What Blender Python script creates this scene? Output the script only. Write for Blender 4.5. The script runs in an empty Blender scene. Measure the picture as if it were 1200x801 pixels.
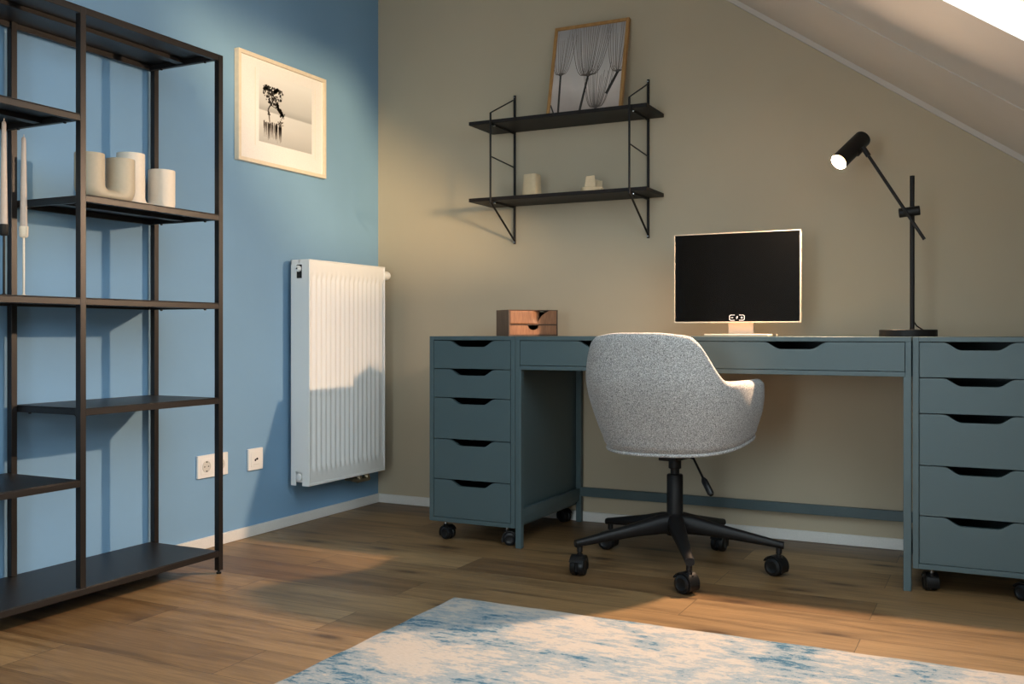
import bpy, bmesh, math, random
from mathutils import Vector, Matrix
PI = math.pi
sc = bpy.context.scene
COL = sc.collection

# ------------------------------------------------------------------ camera
cam_d = bpy.data.cameras.new('camera'); cam = bpy.data.objects.new('camera', cam_d); COL.objects.link(cam)
cam.location = (2.5667, -3.7518, 0.7712)
cam.rotation_euler = (PI/2, 0, 0.4648)
cam_d.sensor_width = 36; cam_d.lens = 1152.8/1200*36
cam_d.shift_y = -(400.5-390.2)/1200
cam_d.clip_start = 0.02
sc.camera = cam

# ------------------------------------------------------------------ view / world / daylight
sc.view_settings.view_transform = 'Standard'; sc.view_settings.look = 'None'
sc.view_settings.gamma = 1; sc.view_settings.use_curve_mapping = False
sc.view_settings.exposure = 0.3
SKY = (0.76, 0.89, 1.0)
DAY1 = 26.0      # daylight of the skylight beside the desk (W)
FILL_SKY = 32.0      # fill light through an unseen skylight added further back
FILL_WIN = 42.0      # fill light through an unseen window added behind the camera
LAMP = 46.0      # desk lamp (W)
w = bpy.data.worlds.new('world'); sc.world = w; w.use_nodes = True
w.node_tree.nodes['Background'].inputs[0].default_value = (0.8, 0.9, 1.0, 1)
w.node_tree.nodes['Background'].inputs[1].default_value = 2.5

SLOPE = -0.694
def zc(x): return 2.047 + SLOPE*(x-1.643)
SK = [(1.75, 2.98, -2.55, -1.435), (1.75, 2.98, -4.95, -3.75)]  # second entry: unseen skylight, added as an extra light source
def daylight(name, r, watts):
    x0, x1, y0, y1 = r
    L = bpy.data.lights.new(name, 'AREA'); L.shape = 'RECTANGLE'
    dx = x1-x0; L.size = math.hypot(dx, SLOPE*dx)+0.3; L.size_y = y1-y0+0.3
    L.energy = watts; L.color = SKY
    o = bpy.data.objects.new(name, L); COL.objects.link(o)
    n = Vector((-SLOPE, 0, 1)).normalized()
    o.location = Vector(((x0+x1)/2, (y0+y1)/2, zc((x0+x1)/2))) + n*0.16
    ux = Vector((1, 0, SLOPE)).normalized()
    uz = n; uy = uz.cross(ux)
    o.rotation_euler = Matrix((ux, uy, uz)).transposed().to_euler()
daylight('daylight', SK[0], DAY1)
daylight('daylight', SK[1], FILL_SKY)  # fill light of the added rear skylight
WX0, WX1, WZ0, WZ1 = 1.36, 2.10, .25, 1.62
_L = bpy.data.lights.new('daylight', 'AREA'); _L.shape = 'RECTANGLE'; _L.size = WX1-WX0+.2; _L.size_y = WZ1-WZ0+.2; _L.energy = FILL_WIN; _L.color = SKY  # fill light outside the added rear window
_o = bpy.data.objects.new('daylight', _L); COL.objects.link(_o); _o.location = ((WX0+WX1)/2, -5.2-.28, (WZ0+WZ1)/2); _o.rotation_euler = (PI/2, 0, 0)

# low, hazy evening sun reaching in through the skylight
Sd = bpy.data.lights.new('sun', 'SUN'); Sd.energy = 3.0; Sd.angle = math.radians(6); Sd.color = (1.0, .70, .40)
so_ = bpy.data.objects.new('sun', Sd); COL.objects.link(so_)
so_.rotation_euler = Vector((.823, -.567, .03)).to_track_quat('Z', 'Y').to_euler()

# ------------------------------------------------------------------ helpers
def lin(c):
    return tuple((v/255/12.92 if v/255 <= .04045 else ((v/255+.055)/1.055)**2.4) for v in c)
def newmat(name):
    m = bpy.data.materials.new(name); m.use_nodes = True
    nt = m.node_tree; return m, nt, nt.nodes, nt.links, nt.nodes['Principled BSDF']
def nd(nt, t, **k):
    n = nt.nodes.new(t)
    for a, b in k.items():
        if a in n.inputs.keys(): n.inputs[a].default_value = b
        else: setattr(n, a, b)
    return n
def coords(nt, scale=(1, 1, 1), rot=(0, 0, 0)):
    tc = nt.nodes.new('ShaderNodeTexCoord'); mp = nt.nodes.new('ShaderNodeMapping')
    mp.inputs['Scale'].default_value = scale; mp.inputs['Rotation'].default_value = rot
    nt.links.new(tc.outputs['Object'], mp.inputs['Vector']); return mp.outputs['Vector']
def ramp(nt, fac, stops):
    r = nt.nodes.new('ShaderNodeValToRGB'); nt.links.new(fac, r.inputs[0])
    e = r.color_ramp.elements
    while len(e) < len(stops): e.new(0.5)
    for i, (p, c) in enumerate(stops):
        e[i].position = p; e[i].color = (*c, 1) if len(c) == 3 else c
    return r.outputs['Color']
def mix(nt, fac, a, b, mode='MIX'):
    n = nt.nodes.new('ShaderNodeMix'); n.data_type = 'RGBA'; n.blend_type = mode
    for sock, v in ((n.inputs[0], fac), (n.inputs[6], a), (n.inputs[7], b)):
        if isinstance(v, bpy.types.NodeSocket): nt.links.new(v, sock)
        elif isinstance(v, (int, float)): sock.default_value = v
        else: sock.default_value = (*v, 1)
    return n.outputs[2]
def bump(nt, bsdf, h, strength=.2, dist=.002):
    b = nt.nodes.new('ShaderNodeBump'); b.inputs['Strength'].default_value = strength
    b.inputs['Distance'].default_value = dist
    nt.links.new(h, b.inputs['Height']); nt.links.new(b.outputs[0], bsdf.inputs['Normal'])
def plain(name, col, rough=.5, metal=0, nscale=300, namp=.04, bs=.1, bd=.0005, spec=.5):
    m, nt, N, L, B = newmat(name)
    no = nd(nt, 'ShaderNodeTexNoise', Scale=nscale, Detail=3.0); L.new(coords(nt), no.inputs['Vector'])
    d = tuple(max(0, v*(1-namp)) for v in col); u = tuple(v*(1+namp) for v in col)
    L.new(ramp(nt, no.outputs['Fac'], [(.3, d), (.7, u)]), B.inputs['Base Color'])
    B.inputs['Roughness'].default_value = rough; B.inputs['Metallic'].default_value = metal
    B.inputs['Specular IOR Level'].default_value = spec
    if bs: bump(nt, B, no.outputs['Fac'], bs, bd)
    return m
def emit(name, col, s):
    m, nt, N, L, B = newmat(name)
    B.inputs['Base Color'].default_value = (*col, 1)
    B.inputs['Emission Color'].default_value = (*col, 1); B.inputs['Emission Strength'].default_value = s
    return m

def tag(o, label=None, cat=None, group=None, kind=None):
    if label: o['label'] = label
    if cat: o['category'] = cat
    if group: o['group'] = group
    if kind: o['kind'] = kind
    return o
def empty(name, loc=(0, 0, 0), rz=0, label=None, cat=None, group=None):
    o = bpy.data.objects.new(name, None); COL.objects.link(o)
    o.location = loc; o.rotation_euler = (0, 0, rz); o.empty_display_size = .05
    return tag(o, label, cat, group)
def link(name, bm, mat, parent=None, bevel=0, smooth=True, angle=40, seg=2, subsurf=0, loc=None, recalc=True):
    if recalc: bmesh.ops.recalc_face_normals(bm, faces=bm.faces)
    me = bpy.data.meshes.new(name); bm.to_mesh(me); bm.free()
    if mat: me.materials.append(mat)
    if smooth: me.shade_smooth(); me.set_sharp_from_angle(angle=math.radians(angle))
    o = bpy.data.objects.new(name, me); COL.objects.link(o)
    if parent: o.parent = parent
    if loc: o.location = loc
    if bevel:
        b = o.modifiers.new('bevel', 'BEVEL'); b.width = bevel; b.segments = seg; b.limit_method = 'ANGLE'
        b.angle_limit = math.radians(35)
    if subsurf:
        s = o.modifiers.new('sub', 'SUBSURF'); s.levels = subsurf; s.render_levels = subsurf
    return o
def box(bm, x0, x1, y0, y1, z0, z1, M=None):
    vs = [Vector((x, y, z)) for x in (x0, x1) for y in (y0, y1) for z in (z0, z1)]
    if M: vs = [M @ v for v in vs]
    v = [bm.verts.new(c) for c in vs]
    for f in ((0,1,3,2),(4,6,7,5),(0,4,5,1),(2,3,7,6),(0,2,6,4),(1,5,7,3)): bm.faces.new([v[i] for i in f])
def BX(*a, M=None):
    bm = bmesh.new()
    if isinstance(a[0], (list, tuple)):
        for b in a: box(bm, *b, M=M)
    else: box(bm, *a, M=M)
    return bm
def frame_of(d):
    d = d.normalized(); h = Vector((0, 0, 1)) if abs(d.z) < .95 else Vector((1, 0, 0))
    u = d.cross(h).normalized(); return u, d.cross(u).normalized()
def tube(bm, pts, r, n=14, caps=True, closed=False):
    pts = [Vector(p) for p in pts]; rings = []
    rs = r if isinstance(r, (list, tuple)) else [r]*len(pts)
    u = None
    for i, p in enumerate(pts):
        if closed: d = pts[(i+1) % len(pts)]-pts[i-1]
        else: d = pts[min(i+1, len(pts)-1)]-pts[max(i-1, 0)]
        d.normalize()
        if u is None: u, v = frame_of(d)
        else:
            u = (u-d*u.dot(d)).normalized(); v = d.cross(u)
        rings.append([bm.verts.new(p+(u*math.cos(2*PI*k/n)+v*math.sin(2*PI*k/n))*rs[i]) for k in range(n)])
    R = len(rings)
    for i in range(R if closed else R-1):
        a, b = rings[i], rings[(i+1) % R]
        for k in range(n): bm.faces.new((a[k], a[(k+1) % n], b[(k+1) % n], b[k]))
    if caps and not closed:
        bm.faces.new(rings[0][::-1]); bm.faces.new(rings[-1])
def TB(pts, r, n=14, **k):
    bm = bmesh.new(); tube(bm, pts, r, n, **k); return bm
def lathe(bm, prof, n=32, c=(0, 0, 0), M=None):
    """prof: list of (r, z) closed at the axis by tiny radii -> caps"""
    rings = []
    for r, z in prof:
        ring = []
        for k in range(n):
            p = Vector((r*math.cos(2*PI*k/n), r*math.sin(2*PI*k/n), z))
            if M: p = M @ p
            ring.append(bm.verts.new(p+Vector(c)))
        rings.append(ring)
    for a, b in zip(rings, rings[1:]):
        for k in range(n): bm.faces.new((a[k], a[(k+1) % n], b[(k+1) % n], b[k]))
    bm.faces.new(rings[0][::-1]); bm.faces.new(rings[-1])
def LT(prof, n=32, **k):
    bm = bmesh.new(); lathe(bm, prof, n, **k); return bm
def prism(bm, pts2, a0, a1, f):
    """pts2 polygon extruded from a0 to a1, f(p, q, a) -> Vector"""
    A = [bm.verts.new(f(p, q, a0)) for p, q in pts2]; B = [bm.verts.new(f(p, q, a1)) for p, q in pts2]
    n = len(pts2)
    bm.faces.new(A); bm.faces.new(B[::-1])
    for i in range(n): bm.faces.new((A[i], B[i], B[(i+1) % n], A[(i+1) % n]))
def sm(t): t = max(0, min(1, t)); return t*t*(3-2*t)

# ------------------------------------------------------------------ materials
def wall_paint(name, col):
    m, nt, N, L, B = newmat(name)
    no = nd(nt, 'ShaderNodeTexNoise', Scale=2.5, Detail=4.0); L.new(coords(nt), no.inputs['Vector'])
    L.new(ramp(nt, no.outputs['Fac'], [(.3, tuple(v*.97 for v in col)), (.7, tuple(v*1.03 for v in col))]), B.inputs['Base Color'])
    n2 = nd(nt, 'ShaderNodeTexNoise', Scale=220.0, Detail=3.0); L.new(coords(nt), n2.inputs['Vector'])
    bump(nt, B, n2.outputs['Fac'], .12, .0006)
    B.inputs['Roughness'].default_value = .8; B.inputs['Specular IOR Level'].default_value = .25
    return m
M_BLUE = wall_paint('blue_paint', lin((126, 163, 194)))
M_TAN = wall_paint('beige_paint', lin((189, 175, 151)))
M_WHITE = wall_paint('white_paint', lin((205, 197, 188)))
M_SKIRT = plain('skirting_white', lin((228, 224, 218)), .4)
M_TEAL = plain('blue_green_lacquer', lin((72, 89, 92)), .42, namp=.015, bs=.05)
M_TEAL_IN = plain('drawer_inside', lin((60, 76, 80)), .6)
M_BLACK = plain('black_powder_coat', lin((20, 18, 18)), .5, nscale=900, bs=.15, spec=.3)
M_RACK = plain('dark_steel', lin((24, 20, 19)), .42, nscale=900, bs=.12, spec=.4)
M_BWOOD = plain('black_stained_wood', lin((26, 21, 19)), .55, nscale=120, spec=.3)
M_PLAST = plain('black_plastic', lin((18, 18, 19)), .4, spec=.35)
M_RAD = plain('radiator_enamel', lin((244, 243, 240)), .28, namp=.01, bs=.03)
M_OUT = plain('white_plastic', lin((238, 234, 228)), .3, namp=.01, bs=0)
M_OUTD = plain('socket_recess', lin((212, 206, 196)), .4)
M_DARK = plain('dark_hole', lin((20, 20, 20)), .7)
M_BRASS = plain('nickel_valve', lin((150, 140, 120)), .35, metal=.9)
M_CREAM = plain('cream_ceramic', lin((240, 226, 206)), .5, nscale=90, namp=.02)
M_GREIGE = plain('greige_ceramic', lin((184, 170, 146)), .55, nscale=90, namp=.03)
M_SAND = plain('sand_ceramic', lin((214, 192, 156)), .6, nscale=90, namp=.03)
M_CANDLE = plain('taupe_wax', lin((176, 162, 152)), .45, nscale=120, namp=.04)
M_HOLD = plain('cream_metal', lin((222, 208, 188)), .45)
M_MON = plain('champagne_plastic', lin((222, 204, 182)), .4)
M_MAT = plain('mat_board', lin((236, 232, 230)), .8)
M_PALEWOOD = plain('pale_frame_wood', lin((226, 212, 190)), .5, nscale=60)
M_INK = plain('print_ink', lin((58, 52, 47)), .7)
M_INK2 = plain('print_ink_grey', lin((108, 100, 96)), .7)
M_INK3 = plain('print_ink_light', lin((112, 100, 92)), .7)
M_CHROME = plain('steel_pin', lin((170, 170, 170)), .25, metal=1)
M_DOORW = plain('door_white', lin((210, 205, 198)), .45)
M_ICON = emit('screen_symbol', (.9, .82, .75), .55)
def scr():
    m, nt, N, L, B = newmat('screen_glass')
    B.inputs['Base Color'].default_value = (.004, .004, .004, 1); B.inputs['Roughness'].default_value = .08
    B.inputs['Specular IOR Level'].default_value = .18
    return m
M_SCR = scr()

def wood(name, c1, c2, scale=(1, 1, 1), rough=.5, wscale=1.0, ring=60):
    m, nt, N, L, B = newmat(name)
    v = coords(nt, scale)
    n1 = nd(nt, 'ShaderNodeTexNoise', Scale=ring, Detail=6.0, Distortion=.6); L.new(v, n1.inputs['Vector'])
    n2 = nd(nt, 'ShaderNodeTexNoise', Scale=ring*5, Detail=2.0); L.new(v, n2.inputs['Vector'])
    f = mix(nt, .4, n1.outputs['Color'], n2.outputs['Color'])
    L.new(ramp(nt, f, [(.35, c1), (.62, c2)]), B.inputs['Base Color'])
    B.inputs['Roughness'].default_value = rough; bump(nt, B, n2.outputs['Fac'], .15, .0005)
    return m
M_BOX = wood('walnut_front', lin((122, 80, 56)), lin((176, 122, 86)), (1, 1, .12), .45, ring=45)
M_BOXS = wood('walnut_side', lin((72, 52, 40)), lin((104, 78, 60)), (1, 1, .12), .5, ring=60)
M_OAKF = wood('oak_frame', lin((160, 116, 66)), lin((190, 142, 86)), (1, 1, .2), .5, ring=40)

def floor_mat():
    m, nt, N, L, B = newmat('oak_planks')
    tc = nt.nodes.new('ShaderNodeTexCoord'); ov = tc.outputs['Object']
    br = nd(nt, 'ShaderNodeTexBrick', Scale=1.0); br.offset = .37; br.offset_frequency = 2
    br.inputs['Color1'].default_value = (0, 0, 0, 1); br.inputs['Color2'].default_value = (1, 1, 1, 1)
    br.inputs['Mortar'].default_value = (.5, .5, .5, 1)
    br.inputs['Mortar Size'].default_value = .0009; br.inputs['Mortar Smooth'].default_value = .1
    br.inputs['Brick Width'].default_value = 1.28; br.inputs['Row Height'].default_value = .185
    mp0 = nt.nodes.new('ShaderNodeMapping'); mp0.inputs['Location'].default_value = (.32, .03, 0)
    L.new(ov, mp0.inputs[0]); L.new(mp0.outputs[0], br.inputs['Vector'])
    # per-plank offset of the grain
    sep = nt.nodes.new('ShaderNodeVectorMath'); sep.operation = 'MULTIPLY_ADD'
    L.new(br.outputs['Color'], sep.inputs[0]); sep.inputs[1].default_value = (7.3, 3.1, 0); L.new(ov, sep.inputs[2])
    mg = nt.nodes.new('ShaderNodeMapping'); mg.inputs['Scale'].default_value = (1.0, 11, 1); L.new(sep.outputs[0], mg.inputs[0])
    g1 = nd(nt, 'ShaderNodeTexNoise', Scale=1.6, Detail=7.0, Roughness=.6, Distortion=1.3); L.new(mg.outputs[0], g1.inputs['Vector'])
    mf = nt.nodes.new('ShaderNodeMapping'); mf.inputs['Scale'].default_value = (4, 120, 1); L.new(sep.outputs[0], mf.inputs[0])
    g2 = nd(nt, 'ShaderNodeTexNoise', Scale=2.0, Detail=5.0, Roughness=.7); L.new(mf.outputs[0], g2.inputs['Vector'])
    base = ramp(nt, br.outputs['Color'], [(0, lin((112, 84, 54))), (.35, lin((142, 113, 78))), (.65, lin((126, 97, 64))), (1, lin((158, 128, 90)))])
    gr = ramp(nt, g1.outputs['Fac'], [(.27, (.42, .39, .36)), (.42, (.80, .78, .75)), (.55, (1.08, 1.06, 1.02)), (.72, (1.16, 1.14, 1.1)), (.85, (.8, .76, .72))])
    c = mix(nt, .9, base, gr, 'MULTIPLY')
    fr = ramp(nt, g2.outputs['Fac'], [(.3, (.60, .58, .56)), (.65, (1.12, 1.12, 1.12))])
    c = mix(nt, .75, c, fr, 'MULTIPLY')
    # knots
    mk = nt.nodes.new('ShaderNodeMapping'); mk.inputs['Scale'].default_value = (1.35, 4.6, 1); L.new(sep.outputs[0], mk.inputs[0])
    vo = nd(nt, 'ShaderNodeTexVoronoi', Scale=1.0); vo.voronoi_dimensions = '2D'; L.new(mk.outputs[0], vo.inputs['Vector'])
    kf = ramp(nt, vo.outputs['Distance'], [(.03, (.9, .9, .9)), (.08, (.35, .35, .35)), (.17, (0, 0, 0))])
    c = mix(nt, kf, c, lin((62, 42, 26)))
    c = mix(nt, br.outputs['Fac'], c, lin((58, 42, 28)))
    L.new(c, B.inputs['Base Color'])
    B.inputs['Roughness'].default_value = .42; B.inputs['Specular IOR Level'].default_value = .4
    bump(nt, B, g2.outputs['Fac'], .12, .0008)
    return m
M_FLOOR = floor_mat()

def rug_mat():
    m, nt, N, L, B = newmat('distressed_rug')
    v = coords(nt)
    va = coords(nt, (2.4, 3.6, 1)); vb = coords(nt, (13, 27, 1)); vc = coords(nt, (70, 330, 1)); vd = coords(nt, (9, 60, 1))
    n0 = nd(nt, 'ShaderNodeTexNoise', Scale=1.5, Detail=3.0, Distortion=.6); L.new(va, n0.inputs['Vector'])
    n1 = nd(nt, 'ShaderNodeTexNoise', Scale=1.3, Detail=9.0, Roughness=.85, Distortion=.3); L.new(vb, n1.inputs['Vector'])
    n2 = nd(nt, 'ShaderNodeTexNoise', Scale=1.0, Detail=4.0, Roughness=.7); L.new(vc, n2.inputs['Vector'])
    n3 = nd(nt, 'ShaderNodeTexNoise', Scale=1.0, Detail=6.0, Roughness=.7); L.new(vd, n3.inputs['Vector'])
    def madd(a, k, b):
        q = nt.nodes.new('ShaderNodeMath'); q.operation = 'MULTIPLY_ADD'; L.new(a, q.inputs[0]); q.inputs[1].default_value = k
        L.new(b, q.inputs[2]); return q.outputs[0]
    s2 = madd(n0.outputs['Fac'], .75, n1.outputs['Fac']); s2 = madd(n2.outputs['Fac'], .18, s2); s2 = madd(n3.outputs['Fac'], .35, s2)
    s3 = nt.nodes.new('ShaderNodeMath'); s3.operation = 'MULTIPLY'; L.new(s2, s3.inputs[0]); s3.inputs[1].default_value = .6
    cream = lin((184, 172, 160)); sand = lin((172, 158, 144)); pale = lin((150, 155, 156)); blue = lin((108, 132, 144)); deep = lin((62, 98, 120))
    c = ramp(nt, s3.outputs[0], [(.0, sand), (.60, cream), (.668, cream), (.680, pale), (.738, pale), (.750, blue), (.79, deep)])
    th = ramp(nt, n2.outputs['Fac'], [(.3, (.82, .82, .82)), (.7, (1.08, 1.08, 1.08))])
    c = mix(nt, .8, c, th, 'MULTIPLY')
    L.new(c, B.inputs['Base Color']); B.inputs['Roughness'].default_value = .95; B.inputs['Specular IOR Level'].default_value = .1
    bump(nt, B, n2.outputs['Fac'], .5, .002)
    return m
M_RUG = rug_mat()
def fabric():
    m, nt, N, L, B = newmat('grey_boucle')
    v = coords(nt)
    n1 = nd(nt, 'ShaderNodeTexNoise', Scale=330.0, Detail=3.0, Roughness=.75); L.new(v, n1.inputs['Vector'])
    n2 = nd(nt, 'ShaderNodeTexVoronoi', Scale=420.0); L.new(v, n2.inputs['Vector'])
    c = ramp(nt, n1.outputs['Fac'], [(.34, lin((84, 82, 82))), (.5, lin((160, 157, 154))), (.66, lin((214, 210, 205)))])
    L.new(c, B.inputs['Base Color']); B.inputs['Roughness'].default_value = .95
    B.inputs['Specular IOR Level'].default_value = .1; B.inputs['Sheen Weight'].default_value = .25
    bump(nt, B, n2.outputs['Distance'], .35, .0015)
    return m
M_FAB = fabric()

# ------------------------------------------------------------------ setting
XR, YR, ZF = 3.75, -5.2, 2.6
def struct(name, bm, mat, parent=None, **k):
    o = link(name, bm, mat, parent, smooth=k.pop('smooth', False), **k)
    if parent is None: o['kind'] = 'structure'
    return o
struct('floor', BX(-.1, XR+.1, YR-.1, .1, -.06, 0), M_FLOOR)
struct('wall_left', BX(-.1, 0, YR-.1, .1, 0, 2.75), M_BLUE)
struct('wall_back', BX(0, XR+.1, 0, .1, 0, 2.75), M_TAN)
struct('wall_right', BX(XR, XR+.1, YR-.1, 0, 0, .75), M_WHITE)
struct('wall_front', BX(([0, .32, YR-.1, YR, 0, 2.7]), [1.24, WX0, YR-.1, YR, 0, 2.7], [.32, 1.24, YR-.1, YR, 2.07, 2.7], [WX1, XR, YR-.1, YR, 0, 2.7], [WX0, WX1, YR-.1, YR, 0, WZ0], [WX0, WX1, YR-.1, YR, WZ1, 2.7]), M_TAN)
# sloped ceiling with two openings, the rear one added to let in more light
xk = 1.643 + (2.047-ZF)/.694
struct('ceiling', BX(0, xk+.02, YR, 0, ZF, ZF+.06), M_WHITE)
bm = bmesh.new()
xs = [xk, 1.75, 2.98, XR+.05]; ys = [YR, -4.95, -3.75, -2.55, -1.435, 0]
T = .02
nn = Vector((-SLOPE, 0, 1)).normalized()
for i in range(3):
    for j in range(5):
        if i == 1 and j in (1, 3): continue
        x0, x1, y0, y1 = xs[i], xs[i+1], ys[j], ys[j+1]
        lo = [Vector((x, y, zc(x))) for x, y in ((x0, y0), (x1, y0), (x1, y1), (x0, y1))]
        up = [p+nn*T for p in lo]
        a = [bm.verts.new(p) for p in lo]; b = [bm.verts.new(p) for p in up]
        bm.faces.new(a); bm.faces.new(b[::-1])
        for k in range(4): bm.faces.new((a[k], b[k], b[(k+1) % 4], a[(k+1) % 4]))
struct('ceiling', bm, M_WHITE)
def slope_bar(x0, x1, y0, y1, h0, h1, bm=None):
    bm = bm or bmesh.new()
    vs = []
    for x in (x0, x1):
        for y in (y0, y1):
            for h in (h0, h1): vs.append(bm.verts.new(Vector((x, y, zc(x)))+nn*h))
    for f in ((0,1,3,2),(4,6,7,5),(0,4,5,1),(2,3,7,6),(0,2,6,4),(1,5,7,3)): bm.faces.new([vs[i] for i in f])
    return bm
struct('trim_1', slope_bar(xk, XR, -.018, -.0005, -.018, -.0002), M_WHITE)     # bead where the slope meets the beige wall
struct('trim_2', slope_bar(xk, XR, -.757, -.751, -.003, -.0002), M_WHITE)      # panel joint in the slope
glass, nt, N, L, B = newmat('window_glass')
tr = nd(nt, 'ShaderNodeBsdfTransparent'); gl = nd(nt, 'ShaderNodeBsdfGlossy', Roughness=0.0); mx = nd(nt, 'ShaderNodeMixShader'); mx.inputs[0].default_value = .05
tr.inputs[0].default_value = (.94, .96, .95, 1)
L.new(tr.outputs[0], mx.inputs[1]); L.new(gl.outputs[0], mx.inputs[2]); L.new(mx.outputs[0], nt.nodes['Material Output'].inputs[0])
for i, (x0, x1, y0, y1) in enumerate(SK):
    bm = slope_bar(x0-.10, x0-.02, y0-.10, y1+.10, T+.002, .07)
    slope_bar(x1+.02, x1+.10, y0-.10, y1+.10, T+.002, .07, bm)
    slope_bar(x0-.02, x1+.02, y0-.10, y0-.02, T+.002, .07, bm); slope_bar(x0-.02, x1+.02, y1+.02, y1+.10, T+.002, .07, bm)
    f = struct('window_%d' % (i+1), bm, M_SKIRT);  # the second frame belongs to the added, unseen skylight
    link('pane', slope_bar(x0-.02, x1+.02, y0-.02, y1+.02, .045, .05), glass, f, smooth=False)
f = struct('window_3', BX([WX0, WX0+.05, YR-.08, YR-.03, WZ0, WZ1], [WX1-.05, WX1, YR-.08, YR-.03, WZ0, WZ1], [WX0+.05, WX1-.05, YR-.08, YR-.03, WZ0, WZ0+.05], [WX0+.05, WX1-.05, YR-.08, YR-.03, WZ1-.05, WZ1]), M_SKIRT)  # unseen window, added to brighten the walls and desk side
link('pane', BX(WX0+.05, WX1-.05, YR-.058, YR-.052, WZ0+.05, WZ1-.05), glass, f, smooth=False)
# door in the wall behind the camera, seen in the screen
d = struct('door_1', BX([.33, 1.23, YR-.06, YR-.02, .005, 2.06]), M_DOORW)
fr = BX([.27, .33, YR-.02, YR+.015, .0, 2.12], [1.23, 1.29, YR-.02, YR+.015, .0, 2.12], [.33, 1.23, YR-.02, YR+.015, 2.06, 2.12])
link('door_frame', fr, M_DOORW, d, bevel=.003)
h = TB([(1.15, YR-.02, 1.02), (1.15, YR+.035, 1.02), (1.14, YR+.045, 1.02), (1.03, YR+.045, 1.02)], .009)
tube(h, [(1.15, YR-.025, 1.02), (1.15, YR-.012, 1.02)], .026)
link('door_handle', h, M_BLACK, d)
BH = .04
struct('baseboard_left', BX([.0005, .012, YR, 0, 0.0005, BH]), M_SKIRT, bevel=.002)
struct('baseboard_back', BX([.012, XR, -.012, -.0005, 0.0005, BH]), M_SKIRT, bevel=.002)
struct('baseboard_right', BX([XR-.012, XR-.0005, YR, -.012, 0.0005, BH]), M_SKIRT, bevel=.002)

# ------------------------------------------------------------------ rug
bm = bmesh.new()
x0, x1, y0, y1 = 1.137, 3.15, -3.3, -1.27
nx, ny = 60, 60
random.seed(4)
grid = []
for i in range(nx+1):
    row = []
    for j in range(ny+1):
        x = x0+(x1-x0)*i/nx; y = y0+(y1-y0)*j/ny
        e = min(i, nx-i, j, ny-j)
        z = .0075+.0006*math.sin(x*9+y*4) if e > 0 else .004
        if i in (0, nx): x += .0018*math.sin(y*31)
        if j in (0, ny): y += .0018*math.sin(x*27)
        row.append(bm.verts.new((x, y, z)))
    grid.append(row)
for i in range(nx):
    for j in range(ny): bm.faces.new((grid[i][j], grid[i+1][j], grid[i+1][j+1], grid[i][j+1]))
bnd = [e for e in bm.edges if e.is_boundary]
ext = bmesh.ops.extrude_edge_only(bm, edges=bnd)['geom']
for v in ext:
    if isinstance(v, bmesh.types.BMVert): v.co.z = .0006
rug = link('rug', bm, M_RUG, smooth=True, angle=80)
tag(rug, 'cream and blue distressed flat woven rug lying on the oak floor', 'rug')

# ------------------------------------------------------------------ drawer furniture
YF = -.59
def notch_front(x0, x1, z0, z1, cx, hw_top, hw_bot, depth, y0, y1):
    """drawer front in the XZ plane with a scooped grip cut in its top edge"""
    N_ = 12; xs_ = [x0]
    for k in range(N_+1): xs_.append(cx-hw_top+(hw_top-hw_bot)*k/N_)
    for k in range(N_+1): xs_.append(cx+hw_bot+(hw_top-hw_bot)*k/N_)
    xs_.append(x1)
    def zt_(x): return z1-depth*sm((hw_top-abs(x-cx))/(hw_top-hw_bot))
    bm = bmesh.new(); cols = [[bm.verts.new((x, y, z)) for y in (y0, y1) for z in (z0, zt_(x))] for x in xs_]
    for a, b in zip(cols, cols[1:]):
        bm.faces.new((a[0], b[0], b[1], a[1])); bm.faces.new((a[2], a[3], b[3], b[2]))
        bm.faces.new((a[0], a[2], b[2], b[0])); bm.faces.new((a[1], b[1], b[3], a[3]))
    for q in (cols[0], cols[-1]): bm.faces.new((q[0], q[1], q[3], q[2]))
    return bm
def drawer(parent, x0, x1, z0, z1, cx, hwt, hwb, dep, ydeep):
    d = link('drawer', notch_front(x0, x1, z0, z1, cx, hwt, hwb, dep, YF+.001, YF+.017), M_TEAL, parent, smooth=False)
    a = .012
    bm = BX([x0+a, x0+a+.01, YF+.017, ydeep, z0+.01, z1-.03], [x1-a-.01, x1-a, YF+.017, ydeep, z0+.01, z1-.03],
            [x0+a, x1-a, ydeep, ydeep+.01, z0+.01, z1-.03], [x0+a, x1-a, YF+.017, ydeep, z0+.008, z0+.014])
    link('drawer_box', bm, M_TEAL_IN, d, smooth=False)
    return d
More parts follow.
